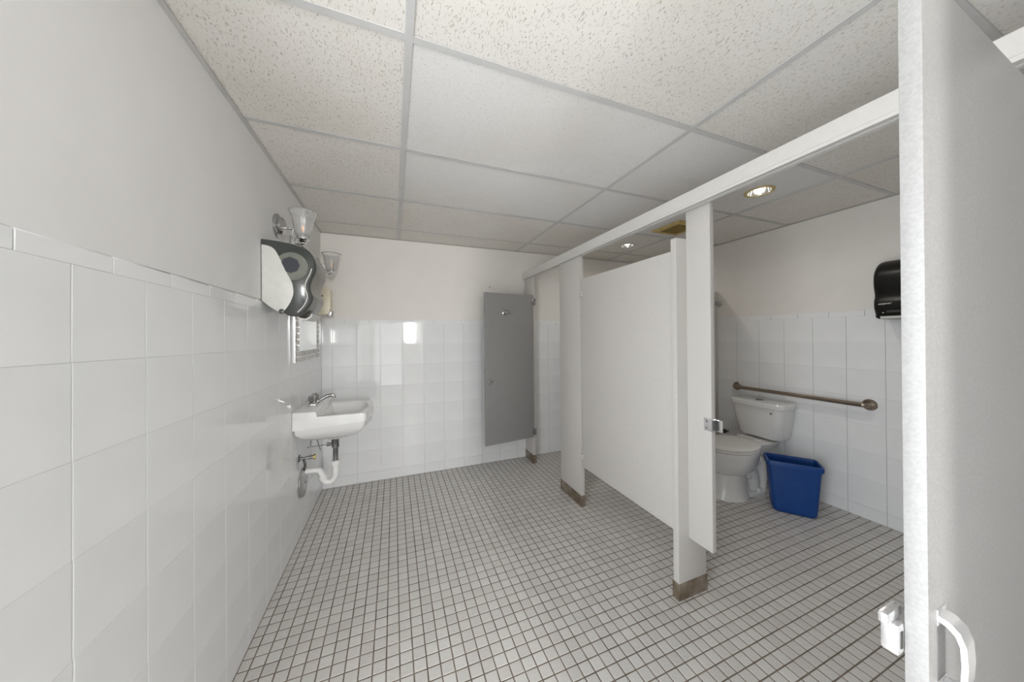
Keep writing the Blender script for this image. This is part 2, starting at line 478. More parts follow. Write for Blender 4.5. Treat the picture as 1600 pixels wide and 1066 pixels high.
# ---- wall tiles
GV, GH = 0.0024, 0.0005
TILE = {}
def tile_mesh(wd, hd):
    k = (round(wd, 4), round(hd, 4))
    if k not in TILE:
        vs, fs = tile_geom(wd, hd, D, 0.0014, 0.0003)
        me = bpy.data.meshes.new('wall_tile'); me.from_pydata(vs, [], fs); me.materials.append(MATS['wall_tile'])
        TILE[k] = me
    return TILE[k]
CAPM = {}
def cap_mesh(wd):
    k = round(wd, 4)
    if k not in CAPM:
        h = CAP - GH; r = 0.0075
        prof = [(-h / 2, 0), (-h / 2, D - 0.0003), (-h / 2 + 0.0003, D)]
        for q in range(6):
            th = PI / 2 * q / 5
            prof.append((h / 2 - r + r * math.sin(th), D - r + r * math.cos(th)))
        prof.append((h / 2, 0))
        n = len(prof); a = wd / 2; e = 0.0012
        vs = [(-a, y, max(0, z - e) if z > 0 else 0) for y, z in prof] + [(-a + e, y, z) for y, z in prof] + [(a - e, y, z) for y, z in prof] + [(a, y, max(0, z - e) if z > 0 else 0) for y, z in prof]
        fs = [(L * n + i, L * n + i + 1, (L + 1) * n + i + 1, (L + 1) * n + i) for L in range(3) for i in range(n - 1)]
        fs += [tuple(range(n)), tuple(3 * n + i for i in reversed(range(n)))]
        me = bpy.data.meshes.new('cap_tile'); me.from_pydata(vs, [], fs); me.materials.append(MATS['wall_tile'])
        bm = bmesh.new(); bm.from_mesh(me); bmesh.ops.recalc_face_normals(bm, faces=bm.faces); bm.to_mesh(me); bm.free()
        me.shade_smooth(); me.set_sharp_from_angle(angle=math.radians(40))
        CAPM[k] = me
    return CAPM[k]
ROT = {'left': Matrix(((0, 0, 1), (1, 0, 0), (0, 1, 0))).to_4x4(),      # width -> +Y, height -> +Z, normal -> +X
       'back': Matrix(((1, 0, 0), (0, 0, -1), (0, 1, 0))).to_4x4(),     # width -> +X, normal -> -Y
       'right': Matrix(((0, 0, -1), (-1, 0, 0), (0, 1, 0))).to_4x4()}   # width -> -Y, normal -> -X
def place_tile(me, name, parent, side, s, z, tilt=0.0):
    o = bpy.data.objects.new(name, me); C.objects.link(o); o.parent = parent
    loc = {'left': (XL - D, s, z), 'back': (s, YB + D, z), 'right': (XR + D, s, z)}[side]
    j = Matrix.Rotation(random.gauss(0, 0.0010), 4, 'X') @ Matrix.Rotation(random.gauss(0, 0.0010), 4, 'Y') @ Matrix.Rotation(tilt, 4, 'Z')
    o.matrix_local = Matrix.Translation(loc) @ ROT[side] @ j
def tile_wall(parent, side, s0, s1, phase, top, slope=None):
    edges = [s0]
    k = math.ceil((s0 - phase) / WP + 1e-6)
    while phase + k * WP < s1 - 0.012:
        if phase + k * WP > s0 + 0.012: edges.append(phase + k * WP)
        k += 1
    edges.append(s1)
    zs = [top - CAP]
    while zs[-1] - WP > 0.012: zs.append(zs[-1] - WP)
    zs.append(0.0)
    for a, b2 in zip(edges, edges[1:]):
        sc = (a + b2) / 2
        dz = slope(sc) if slope else 0
        tl = (slope(sc + 0.1) - slope(sc - 0.1)) / 0.2 if slope else 0
        for zt, zb in zip(zs, zs[1:]):
            if zb == 0.0: me = tile_mesh(b2 - a - GV, zt + dz - GH - 0.001); place_tile(me, 'wall_tile', parent, side, sc, (zt + dz) / 2, 0)
            else: me = tile_mesh(b2 - a - GV, zt - zb - GH); place_tile(me, 'wall_tile', parent, side, sc, (zt + zb) / 2 + dz, tl)
    ce = [s0] + [e - WP / 2 for e in edges[1:]] + [s1]
    ce = [e for i, e in enumerate(ce) if i == 0 or e - s0 > 0.02]
    for a, b2 in zip(ce, ce[1:]):
        if b2 - a < 0.01: continue
        sc = (a + b2) / 2
        dz = slope(sc) if slope else 0
        place_tile(cap_mesh(b2 - a - GV), 'cap_tile', parent, side, sc, top - CAP / 2 + dz, (slope(sc + 0.1) - slope(sc - 0.1)) / 0.2 if slope else 0)
tile_wall(wall_left, 'left', DY1 + 0.052, YB, 0.887, TOPL + 0.0008, lambda s: -0.0107 * (s - 0.8))
tile_wall(wall_back, 'back', XL, XR, -0.318, TOPB)
tile_wall(wall_right, 'right', 0.25, YB, 1.0575, TOPB)

# ---- ceiling: suspended grid with separate panels
PX0, PY0, PW, PH = 0.051, 1.0062, 1.2192, 0.6096
ceiling = structure(MB().box(XL - 0.12, XR + 0.12, YR - 0.12, YB + 0.12, CE + 0.10, CE + 0.25).build('ceiling', 'paint', smooth=False),
                    'suspended ceiling of textured off-white panels in a metal grid', 'ceiling')
LAMPS = [(2.245, 1.292), (2.28, 2.553)]
xs = [XL] + [PX0 + k * PW for k in range(0, 3)] + [XR]
ys = [YR] + [PY0 + k * PH - (0.042 if k == -1 else 0) for k in range(-5, 4)] + [YB]
for xi, (a, b2) in enumerate(zip(xs, xs[1:])):
    for yi, (c, d) in enumerate(zip(ys, ys[1:])):
        m = 'ceiling_pinhole' if (xi in (1, 2) and yi in (6, 7)) else 'ceiling_fissured'
        pb = MB(); cx, cy = (a + b2) / 2, (c + d) / 2
        hx, hy = (b2 - a) / 2 - 0.004, (d - c) / 2 - 0.004
        if d < -0.36 and a > 0.6: continue
        hole = [(hxx - cx, hyy - cy) for hxx, hyy in LAMPS if a < hxx < b2 and c < hyy < d]
        if not hole: pb.box(-hx, hx, -hy, hy, 0, 0.015)
        else:
            n = 48; ux, uy = hole[0]; inn = []; out = []
            for k in range(n):
                th = 2 * PI * (k + 0.5) / n
                dx_, dy_ = math.cos(th), math.sin(th)
                inn.append((ux + 0.069 * dx_, uy + 0.069 * dy_))
                tt = min(((hx - ux) if dx_ > 0 else (-hx - ux)) / dx_, ((hy - uy) if dy_ > 0 else (-hy - uy)) / dy_)
                out.append((ux + tt * dx_, uy + tt * dy_))
            # pull the nearest outer points onto the panel corners
            for qx, qy in ((hx, hy), (-hx, hy), (hx, -hy), (-hx, -hy)):
                kk = min(range(n), key=lambda i: (out[i][0] - qx) ** 2 + (out[i][1] - qy) ** 2)
                out[kk] = (qx, qy)
            pb.loft([[(x, y, z) for x, y in ring] for ring, z in ((inn, 0.015), (inn, 0), (out, 0), (out, 0.015), (inn, 0.015))], False, False)
        o = pb.build('ceiling_panel', m, ceiling, smooth=False)
        o.location = (cx + random.uniform(-.002, .002), cy + random.uniform(-.002, .002), CE + 0.0035 + random.uniform(0, 0.002))
for x in xs[1:-1]:
    MB().box(x - 0.012, x + 0.012, YR, YB, CE, CE + 0.0025).box(x - 0.0015, x + 0.0015, YR, YB, CE + 0.0025, CE + 0.035).build('tee_bar', 'tee', ceiling, smooth=False)
for a, b2 in zip(xs, xs[1:]):
    for y in ys[1:-1]:
        x0, x1 = a + (0.012 if a > XL else 0), b2 - (0.012 if b2 < XR else 0)
        MB().box(x0, x1, y - 0.012, y + 0.012, CE + 0.0004, CE + 0.0025).box(x0, x1, y - 0.0015, y + 0.0015, CE + 0.0025, CE + 0.03).build('tee_bar', 'tee', ceiling, smooth=False)
for args in ((XL - D, XL + 0.014, YR, YB), (XR - 0.010, XR + D, YR, YB), (XL, XR, YB - 0.010, YB + D)):
    MB().box(*args, CE - 0.001, CE + 0.0003).build('wall_angle', 'angle', ceiling, smooth=False)
MB().box(XL - D, XL - D + 0.0015, YR, YB, CE + 0.0004, CE + 0.02).build('wall_angle', 'angle', ceiling, smooth=False)

# ================================================================== STALL PARTITIONS
SX0, SX1 = 1.365, 1.395                      # front and back of the pilasters
def pilaster(y0, y1, label, x0=SX0, x1=SX1, ztop=1.9715, shoe_h=0.088):
    t = root('pilaster', ((x0 + x1) / 2, (y0 + y1) / 2, 0), label, 'stall post', 'pilasters of the toilet stalls')
    MB().box(x0, x1, y0, y1, 0.002, ztop).build('post_panel', 'panel', t, bevel=0.0015)
    e = 0.004
    MB().box(x0 - e, x1 + e, y0 - e, y1 + e, 0, shoe_h).build('shoe', 'shoe', t, bevel=0.0015)
    return t
pilaster(2.945, YB - 0.004, 'narrow light grey stall post against the back wall, brown metal foot')
pilaster(2.058, 2.372, 'wide light grey stall post with brown foot left of the tall fixed panel')
pilaster(-0.20, 0.165, 'light grey stall post that carries the open door nearest the camera')
# short wing post standing across the front line
t = root('pilaster', (1.434, 1.166, 0), 'free-standing light grey wing post with brown foot, right of the fixed panel', 'stall post', 'pilasters of the toilet stalls')
MB().box(1.336, 1.531, 1.150, 1.183, 0.002, 1.838).build('post_panel', 'panel', t, bevel=0.0015)
MB().box(1.332, 1.535, 1.1465, 1.1865, 0, 0.084).build('shoe', 'shoe', t, bevel=0.0015)
# hanging strip beside it with the door keeper
t = root('door_stop_strip', (1.42, 1.09, 0.305), 'narrow light grey strip hanging from the head rail with a bright door keeper', 'stall panel')
MB().box(1.405, 1.431, 1.022, 1.1495, 0.305, 2.035).build('strip_panel', 'panel', t, bevel=0.0015)
k = MB(); k.box(1.4005, 1.4055, 1.022, 1.058, 0.884, 0.943); k.box(1.4005, 1.435, 1.0175, 1.022, 0.884, 0.943); k.box(1.431, 1.435, 1.022, 1.05, 0.884, 0.943)
kp = k.build('keeper', 'bright_metal', t, bevel=0.001)
MB().box(1.425, 1.430, 0.985, 1.018, 0.886, 0.941).build('keeper_blade', 'bright_metal', kp, bevel=0.001)
MB().box(1.413, 1.4245, 1.003, 1.0176, 0.890, 0.937).build('rubber_bumper', 'dark', kp, bevel=0.001)
for z in (0.898, 0.929):
    MB().lathe([(0.005, 0), (0.005, 0.0015), (0.0035, 0.0025)], (1.4005, 1.042, z), (-1, 0, 0), 12).build('screw', 'dull_metal', kp)
# head rail
t = root('head_rail', (1.385, 1.4, 1.97), 'long off-white metal head rail running along the top of the stalls', 'rail')
hr = [(1.345, 1.985), (1.345, 2.042), (1.350, 2.046), (1.392, 2.046), (1.397, 2.042), (1.397, 1.985)]
MB().prism(hr, lambda a, b2, h: (a, h, b2), -0.60, YB - 0.002).build('rail_body', 'headrail', t)
MB().prism([(1.347, 1.972), (1.347, 1.985), (1.395, 1.985), (1.395, 1.972), (1.378, 1.972), (1.378, 1.982), (1.362, 1.982), (1.362, 1.972)], lambda a, b2, h: (a, h, b2), -0.60, YB - 0.002).build('lower_channel', 'headrail', t, smooth=False)
# fixed front panel of the large stall
t = root('front_panel', (1.385, 1.62, 0.318), 'large light grey fixed panel between the wide post and the wing post', 'stall panel')
MB().box(1.372, 1.397, 1.187, 2.046, 0.318, 1.787).build('panel_sheet', 'panel', t, bevel=0.0015)
for z in (1.67, 0.40):
    b3 = MB().box(1.3590, 1.3648, 2.030, 2.066, z - 0.018, z + 0.018).box(1.3648, 1.372, 2.030, 2.044, z - 0.018, z + 0.018).build('bracket', 'panel', t, bevel=0.001)
    MB().lathe([(0.004, 0), (0.003, 0.002)], (1.359, 2.045, z), (-1, 0, 0), 10).build('screw', 'dull_metal', b3)
# divider between the stalls
t = root('divider_panel', (2.3, 2.25, 0.285), 'stall divider panel seen edge on behind the hanging strip', 'stall panel')
MB().box(1.40, 3.160, 2.222, 2.248, 0.285, 1.79).build('panel_sheet', 'panel', t, bevel=0.0015)
for z in (1.665, 0.42):
    b3 = MB().box(3.125, 3.170, 2.214, 2.222, z - 0.022, z + 0.022).box(3.170, 3.1805, 2.191, 2.222, z - 0.022, z + 0.022).build('bracket', 'chrome_dark_refl', t, bevel=0.001)
    MB().lathe([(0.006, 0), (0.004, 0.004)], (3.15, 2.214, z), (0, -1, 0), 10).build('screw', 'dull_metal', b3)

def stall_door(hinge, free, z0, z1, th, label):
    h = Vector((*hinge, 0)); e = Vector((*free, 0))
    d = (e - h).normalized(); n = Vector((-d.y, d.x, 0))
    if n.y > 0: n = -n                        # n points to the camera side (-Y)
    L = (e - h).length
    fr = lambda p: h + d * p[0] + n * p[1] + Vector((0, 0, p[2]))
    t = root('stall_door', (h.x, h.y, z0), label, 'stall door', 'open toilet stall doors')
    MB().box(0.0, L, -th, 0, z0, z1, 0, fr).build('door_sheet', 'door_panel', t, bevel=0.0015)
    return t, fr, L, d, n
# far door
t, fr, L, d, n = stall_door((1.362, 2.915), (0.815, 2.838), 0.29, 1.77, 0.025, 'grey stall door with round coat hook, swung open before the back wall')
hk = MB().lathe([(0.024, 0), (0.024, 0.006), (0.014, 0.012), (0.007, 0.014), (0.007, 0.045), (0.012, 0.050), (0.012, 0.060), (0.006, 0.066)], fr((0.345, 0, 1.575)), n, 20).build('coat_hook', 'chrome_dark_refl', t)
MB().tube([fr((0.345, 0.02, 1.575)), fr((0.325, 0.05, 1.571)), fr((0.31, 0.07, 1.569))], 0.009, 10).build('bumper', 'chrome_dark_refl', hk)
lt = MB().lathe([(0.016, 0), (0.016, 0.005), (0.008, 0.008), (0.008, 0.022), (0.012, 0.028), (0.007, 0.034)], fr((L - 0.045, 0, 0.905)), n, 16).build('latch_knob', 'chrome_dark_refl', t)
MB().box(L - 0.075, L - 0.018, 0, 0.012, 0.896, 0.914, 0, fr).build('latch_slide', 'chrome_dark_refl', t, bevel=0.002)
MB().box(L - 0.050, L - 0.038, 0, 0.006, 0.868, 0.944, 0, fr).build('latch_plate', 'chrome_dark_refl', t, bevel=0.002)
for z in (1.70, 0.345):
    hg = MB().box(-0.016, 0.018, -0.020, 0.008, z - 0.028, z + 0.028, 0, fr).build('hinge', 'chrome_dark_refl', t, bevel=0.002)
    MB().lathe([(0.009, -0.033), (0.009, 0.033)], fr((-0.012, 0.0125, z)), (0, 0, 1), 12).build('hinge_pin', 'dull_metal', hg)
# near door
t, fr, L, d, n = stall_door((1.358, 0.1775), (0.5755, 0.1600), 0.29, 1.775, 0.0185, 'large grey stall door closest to the camera with a bright pull handle')
# pull handle: flat strap bent to a D
prof = [(0.0, 1.006), (0.007, 1.004), (0.013, 0.998), (0.0162, 0.988), (0.0170, 0.968), (0.0162, 0.948), (0.013, 0.938), (0.007, 0.932), (0.0, 0.930)]
outer = [(0.0, 1.012), (0.009, 1.010), (0.0165, 1.003), (0.0205, 0.990), (0.0215, 0.968), (0.0205, 0.946), (0.0165, 0.933), (0.009, 0.926), (0.0, 0.924)]
hd = MB()
loop = prof + outer[::-1]
x0, x1 = L - 0.046, L - 0.022
n0 = len(prof)
vs = [fr((x0, a, z)) for a, z in prof] + [fr((x0, a, z)) for a, z in outer] + [fr((x1, a, z)) for a, z in prof] + [fr((x1, a, z)) for a, z in outer]
fs = []
for i in range(n0 - 1):
    fs += [(i, i + 1, n0 + i + 1, n0 + i), (2 * n0 + i, 3 * n0 + i, 3 * n0 + i + 1, 2 * n0 + i + 1), (i, 2 * n0 + i, 2 * n0 + i + 1, i + 1), (n0 + i, n0 + i + 1, 3 * n0 + i + 1, 3 * n0 + i)]
fs += [(0, n0, 3 * n0, 2 * n0), (n0 - 1, 3 * n0 - 1, 4 * n0 - 1, 2 * n0 - 1)]
ph = hd.add(vs, fs).build('pull_handle', 'bright_metal', t, angle=60)
ph['label'] = 'bright metal pull handle'
MB().box(x0 - 0.001, x1 + 0.001, 0, 0.0015, 1.000, 1.018, 0, fr).box(x0 - 0.001, x1 + 0.001, 0, 0.0015, 0.918, 0.934, 0, fr).build('handle_plate', 'bright_metal', ph, bevel=0.0005)
la = MB().box(L - 0.034, L + 0.014, -0.034, -0.0187, 0.958, 0.994, 0, fr).build('latch_body', 'bright_metal', t, bevel=0.003)
MB().box(L - 0.012, L + 0.027, -0.032, -0.023, 0.996, 1.009, 0, fr).build('latch_bolt', 'bright_metal', la, bevel=0.003)
MB().box(L + 0.004, L + 0.009, -0.0189, -0.0180, 0.966, 0.986, 0, fr).build('latch_slot', 'dark', la)
for z in (1.70, 0.345):
    hg = MB().box(-0.006, 0.03, -0.024, 0.004, z - 0.03, z + 0.03, 0, fr).build('hinge', 'chrome', t, bevel=0.002)

# ================================================================== SINK
SY = 2.54
t = root('wall_sink', (XL, SY, 0.36), 'white ceramic wall-hung sink with chrome faucet and exposed white drain', 'sink')
def rrect(x0, x1, hw, r, bow=0.0, nside=5, z=0.0, yc=SY):
    # outline from the wall, counted counter-clockwise; rounded only at the front corners
    pts = []
    for k in range(nside): pts.append((x0 + (x1 - r - x0) * k / nside, -hw))
    for k in range(7):
        th = -PI / 2 + PI / 2 * k / 6
        pts.append((x1 - r + r * math.cos(th), -hw + r + r * math.sin(th)))
    for k in range(1, 8):
        yy = (-hw + r) + (2 * hw - 2 * r) * k / 8
        pts.append((x1 + bow * (1 - (yy / (hw - r)) ** 2), yy))
    for k in range(7):
        th = PI / 2 * k / 6
        pts.append((x1 - r + r * math.cos(th), hw - r + r * math.sin(th)))
    for k in range(nside): pts.append((x1 - r - (x1 - r - x0) * (k + 1) / nside, hw))
    for k in range(1, 10): pts.append((x0, hw - 2 * hw * k / 10))
    return [Vector((XL + a, yc + b2, z)) for a, b2 in pts]
RZ, DZK = 0.836, 0.874
def blend(A, B, f): return [a.lerp(b2, f) for a, b2 in zip(A, B)]
out_top = rrect(0.002, 0.425, 0.252, 0.028, 0.028, z=RZ)
N = len(out_top)
ctr = Vector((XL + 0.215, SY, 0))
def scaled(ring, f, z, c=ctr, fy=None):
    return [Vector((c.x + (p.x - c.x) * f, c.y + (p.y - c.y) * (fy or f), z)) for p in ring]
def drop(ring, slope, z): return [Vector((p.x, p.y, z + slope * (p.x - XL))) for p in ring]
# bowl opening (rounded ellipse-like) starts at x = .145 from the wall
def bowl_ring(f, z):
    base = rrect(0.150, 0.395, 0.205, 0.085, 0.020, z=z)
    c = Vector((XL + 0.26, SY, 0))
    out = []
    for p in base:
        dx, dy = p.x - c.x, p.y - c.y
        out.append(Vector((c.x + dx * f, c.y + dy * f, z)))
    return out
body = MB()
rings = [bowl_ring(0.12, RZ - 0.135), bowl_ring(0.35, RZ - 0.130), bowl_ring(0.62, RZ - 0.115), bowl_ring(0.82, RZ - 0.085), bowl_ring(0.93, RZ - 0.045), bowl_ring(0.985, RZ - 0.014), bowl_ring(1.02, RZ - 0.004),
         scaled(out_top, 0.972, RZ + 0.002), scaled(out_top, 0.993, RZ - 0.001), drop(scaled(out_top, 1.0, 0), 0, RZ - 0.010),
         drop(scaled(out_top, 1.0, 0), 0.055, RZ - 0.078), drop(scaled(out_top, 0.955, 0), 0.055, RZ - 0.081)]
cd = Vector((XL + 0.20, SY, 0))
for f, fy, z, sl in ((0.945, 0.925, RZ - 0.110, 0.03), (0.84, 0.84, RZ - 0.135, 0.02), (0.64, 0.66, RZ - 0.165, 0.0), (0.42, 0.45, RZ - 0.185, 0), (0.24, 0.22, RZ - 0.198, 0), (0.17, 0.15, RZ - 0.215, 0)):
    rings.append(drop(scaled(out_top, f, 0, cd, fy), sl, z))
body.loft(rings, True, True)
bs = body.build('basin', 'porcelain', t, angle=38)
# raised faucet deck along the wall
dk = MB()
pf = [(0.002, RZ - 0.06), (0.002, DZK - 0.004), (0.006, DZK), (0.120, DZK - 0.004), (0.129, DZK - 0.010), (0.138, RZ - 0.004), (0.140, RZ - 0.06)]
dk.prism(pf, lambda a, b2, h: (XL + a, h, b2), SY - 0.2515, SY + 0.2515)
dk.build('faucet_deck', 'porcelain', t, bevel=0.004)
MB().lathe([(0.022, 0), (0.022, 0.003), (0.014, 0.004)], (XL + 0.26, SY, RZ - 0.136), (0, 0, 1), 20).build('drain_ring', 'chrome', t)
# faucet
fb = MB().box(XL + 0.045, XL + 0.095, SY - 0.078, SY + 0.078, DZK - 0.004, DZK + 0.018).build('faucet', 'chrome_dark_refl', t, bevel=0.008, seg=3)
for s in (-1, 1):
    y = SY + s * 0.052
    MB().lathe([(0.018, 0), (0.016, 0.012), (0.022, 0.018), (0.0245, 0.038), (0.020, 0.052), (0.004, 0.056)], (XL + 0.068, y, DZK + 0.016), (0, 0, 1), 16, flute=(0.06, 6)).build('faucet_handle', 'chrome_dark_refl', fb)
MB().tube([(XL + 0.075, SY, DZK + 0.012), (XL + 0.105, SY, DZK + 0.028), (XL + 0.145, SY, DZK + 0.050), (XL + 0.178, SY, DZK + 0.058), (XL + 0.192, SY, DZK + 0.052), (XL + 0.195, SY, DZK + 0.036)], [0.015, 0.010], 12, smooth_n=4).build('spout', 'chrome_dark_refl', fb)
# waste: metal tail piece and white trap
dx = XL + 0.200
MB().lathe([(0.024, 0.635), (0.026, 0.622), (0.026, 0.603), (0.024, 0.600), (0.024, 0.555), (0.018, 0.553), (0.0165, 0.55), (0.0165, 0.455)], (dx, SY, 0)).build('tailpiece', 'dull_metal', t)
MB().tube([(dx, SY, 0.578), (dx - 0.035, SY, 0.578)], [0.012, 0.010], 12).tube([(dx - 0.035, SY, 0.578), (dx - 0.055, SY, 0.578)], 0.014, 8).build('pop_up_nut', 'dull_metal', t)
MB().tube([(dx - 0.05, SY, 0.578), (XL + 0.025, SY, 0.572)], 0.0028, 8).build('pop_up_rod', 'dull_metal', t)
MB().tube([(XL + 0.075, SY, DZK - 0.12), (XL + 0.085, SY - 0.004, 0.625), (XL + 0.108, SY - 0.008, 0.545)], 0.0035, 8).build('lift_strap', 'dull_metal', t)
tr = MB()
tr.tube([(dx, SY, 0.452), (dx, SY, 0.36), (dx - 0.006, SY, 0.335), (dx - 0.025, SY, 0.313), (dx - 0.045, SY, 0.308), (dx - 0.068, SY, 0.318), (dx - 0.082, SY, 0.345),
         (dx - 0.088, SY, 0.372), (dx - 0.102, SY, 0.397), (dx - 0.125, SY, 0.404), (XL + 0.004, SY, 0.407)], 0.019, 16, smooth_n=4)
tp = tr.build('trap', 'pvc', t)
MB().lathe([(0.026, 0.425), (0.028, 0.430), (0.028, 0.452), (0.025, 0.458)], (dx, SY, 0), seg=12).build('slip_nut', 'pvc', tp)
MB().lathe([(0.025, 0), (0.027, 0.004), (0.027, 0.022), (0.025, 0.026)], (dx - 0.078, SY, 0.334), (-0.35, 0, 0.93), 12).build('slip_nut', 'pvc', tp)
# supply stop valve and tubes
for y in (SY - 0.10,):
    vb = MB().tube([(XL + 0.002, y, 0.535), (XL + 0.055, y, 0.535)], 0.008, 10).tube([(XL + 0.045, y, 0.535), (XL + 0.085, y, 0.535)], 0.012, 10).build('stop_valve', 'dull_metal', t)
    MB().lathe([(0.018, 0), (0.018, 0.010)], (XL + 0.086, y, 0.535), (1, 0, 0), 14, flute=(0.12, 6)).build('valve_handle', 'brass', vb)
    MB().lathe([(0.026, 0), (0.020, 0.006)], (XL + 0.001, y, 0.535), (1, 0, 0), 18).build('valve_flange', 'dull_metal', vb)
    MB().tube([(XL + 0.065, y, 0.543), (XL + 0.066, y, 0.62), (XL + 0.072, SY + (y - SY) * 0.6, DZK - 0.10)], 0.0048, 8, smooth_n=4).build('supply_tube', 'chrome', vb)
# loose wall plate around the waste pipe
t = root('pipe_wall_plate', (XL, 2.512, 0.245), 'round grey metal pipe plate hanging loose on the tiles under the sink', 'wall plate')
MB().lathe([(0.097, 0.002), (0.097, 0.006), (0.088, 0.012), (0.03, 0.016), (0.004, 0.016)], (XL + 0.002, 2.512, 0.343), (1, 0, 0.03), 40).build('plate_disc', 'plate_metal', t)
MB().lathe([(0.006, 0.0), (0.006, 0.004)], (XL + 0.017, 2.512, 0.343), (1, 0, 0), 12).build('plate_hole', 'dark', t)
MB().tube([(XL + 0.010, 2.515, 0.425), (XL + 0.02, 2.505, 0.455), (XL + 0.022, 2.49, 0.485), (XL + 0.018, 2.478, 0.51)], 0.009, 10, smooth_n=3).build('hanger_clip', 'dull_metal', t)

# ================================================================== MIRROR
MY0, MY1, MZ0, MZ1, MX = 2.285, 2.930, 1.185, 1.990, XL + 0.027
t = root('wall_mirror', (XL, (MY0 + MY1) / 2, MZ0), 'rectangular mirror with mosaic bead border above the sink', 'mirror')
MB().box(XL + 0.0015, MX - 0.004, MY0, MY1, MZ0, MZ1).build('backing_frame', 'frame_silver', t, bevel=0.002)
BWID = 0.075
MB().box(MX - 0.004, MX - 0.002, MY0 + BWID, MY1 - BWID, MZ0 + BWID, MZ1 - BWID).build('mirror_sheet', 'mirror_glass', t, smooth=False)
def border(y0, y1, z0, z1):
    m2 = MB(); p = 0.0375
    ny, nz = max(1, round((y1 - y0) / p)), max(1, round((z1 - z0) / p))
    for i in range(ny):
        for j in range(nz):
            a0, a1 = y0 + (y1 - y0) * i / ny + 0.0022, y0 + (y1 - y0) * (i + 1) / ny - 0.0022
            c0, c1 = z0 + (z1 - z0) * j / nz + 0.0022, z0 + (z1 - z0) * (j + 1) / nz - 0.0022
            e = 0.006; h = MX + random.uniform(0.0, 0.002)
            m2.add([(MX - 0.004, a0, c0), (MX - 0.004, a1, c0), (MX - 0.004, a1, c1), (MX - 0.004, a0, c1), (h, a0 + e, c0 + e), (h, a1 - e, c0 + e), (h, a1 - e, c1 - e), (h, a0 + e, c1 - e)],
                   [(0, 1, 5, 4), (1, 2, 6, 5), (2, 3, 7, 6), (3, 0, 4, 7), (4, 5, 6, 7)])
    o = m2.build('mosaic_border', 'mosaic', t, smooth=False)
border(MY0 + .002, MY1 - .002, MZ0 + .002, MZ0 + BWID); border(MY0 + .002, MY1 - .002, MZ1 - BWID, MZ1 - .002)
border(MY0 + .002, MY0 + BWID, MZ0 + BWID, MZ1 - BWID); border(MY1 - BWID, MY1 - .002, MZ0 + BWID, MZ1 - BWID)

# ================================================================== SCONCES
def sconce(y, z, label):
    t = root('wall_sconce', (XL - PD, y, z), label, 'wall lamp', 'wall sconces above the sink')
    bp = MB().lathe([(0.066, 0.0), (0.066, 0.010), (0.060, 0.016), (0.050, 0.018), (0.050, 0.030), (0.044, 0.036), (0.010, 0.038)], (XL - PD, y, z), (1, 0, 0), 36).build('back_plate', 'chrome_dark_refl', t)
    MB().tube([(XL + 0.025, y, z - 0.008), (XL + 0.05, y, z - 0.008), (XL + 0.080, y, z - 0.008)], 0.006, 12).lathe([(0.009, 0), (0.011, 0.004), (0.009, 0.008)], (XL + 0.052, y, z - 0.008), (1, 0, 0), 14).build('arm', 'chrome', t)
    MB().tube([(XL + 0.078, y, z - 0.008), (XL + 0.070, y, z - 0.04), (XL + 0.080, y, z - 0.075), (XL + 0.102, y, z - 0.092), (XL + 0.122, y, z - 0.088)], 0.0055, 10, smooth_n=5).build('curved_arm', 'chrome', t)
    cx = XL + 0.122
    MB().lathe([(0.004, -0.108), (0.008, -0.104), (0.006, -0.094), (0.011, -0.088), (0.011, -0.082), (0.020, -0.076), (0.024, -0.068), (0.032, -0.064), (0.033, -0.050), (0.030, -0.044), (0.004, -0.042)], (cx, y, z), (0, 0, 1), 24).build('cup', 'chrome', t)
    zb = z - 0.045
    pr = [(0.030, 0.0), (0.037, 0.012), (0.043, 0.030), (0.046, 0.055), (0.050, 0.085), (0.057, 0.110), (0.066, 0.128), (0.071, 0.138)]
    th = 0.0028
    sh = MB()
    full = pr + [(r - th, h) for r, h in reversed(pr)]
    sh.lathe(full, (cx, y, zb), (0, 0, 1), 96, cap=False, flute=(0.030, 14))
    n = 96; nn = len(full)
    sh.f += [((nn - 1) * n + k, (nn - 1) * n + (k + 1) % n, (k + 1) % n, k) for k in range(n)]; sh.mi += [0] * n
    sh.build('glass_shade', 'glass', t, angle=80)
    bl = MB().lathe([(0.012, 0.0), (0.012, 0.022), (0.010, 0.024)], (cx, y, zb + 0.001), (0, 0, 1), 16).build('bulb_base', 'bright_metal', t)
    MB().lathe([(0.003, 0.024), (0.004, 0.045), (0.005, 0.058), (0.002, 0.064)], (cx, y, zb), (0, 0, 1), 12).build('filament', 'filament', bl)
    return t
sconce(2.055, 1.968, 'chrome wall lamp with fluted glass shade just above the paper towel dispenser')
sconce(2.90, 1.945, 'chrome wall lamp with fluted glass shade in the far corner by the back wall')

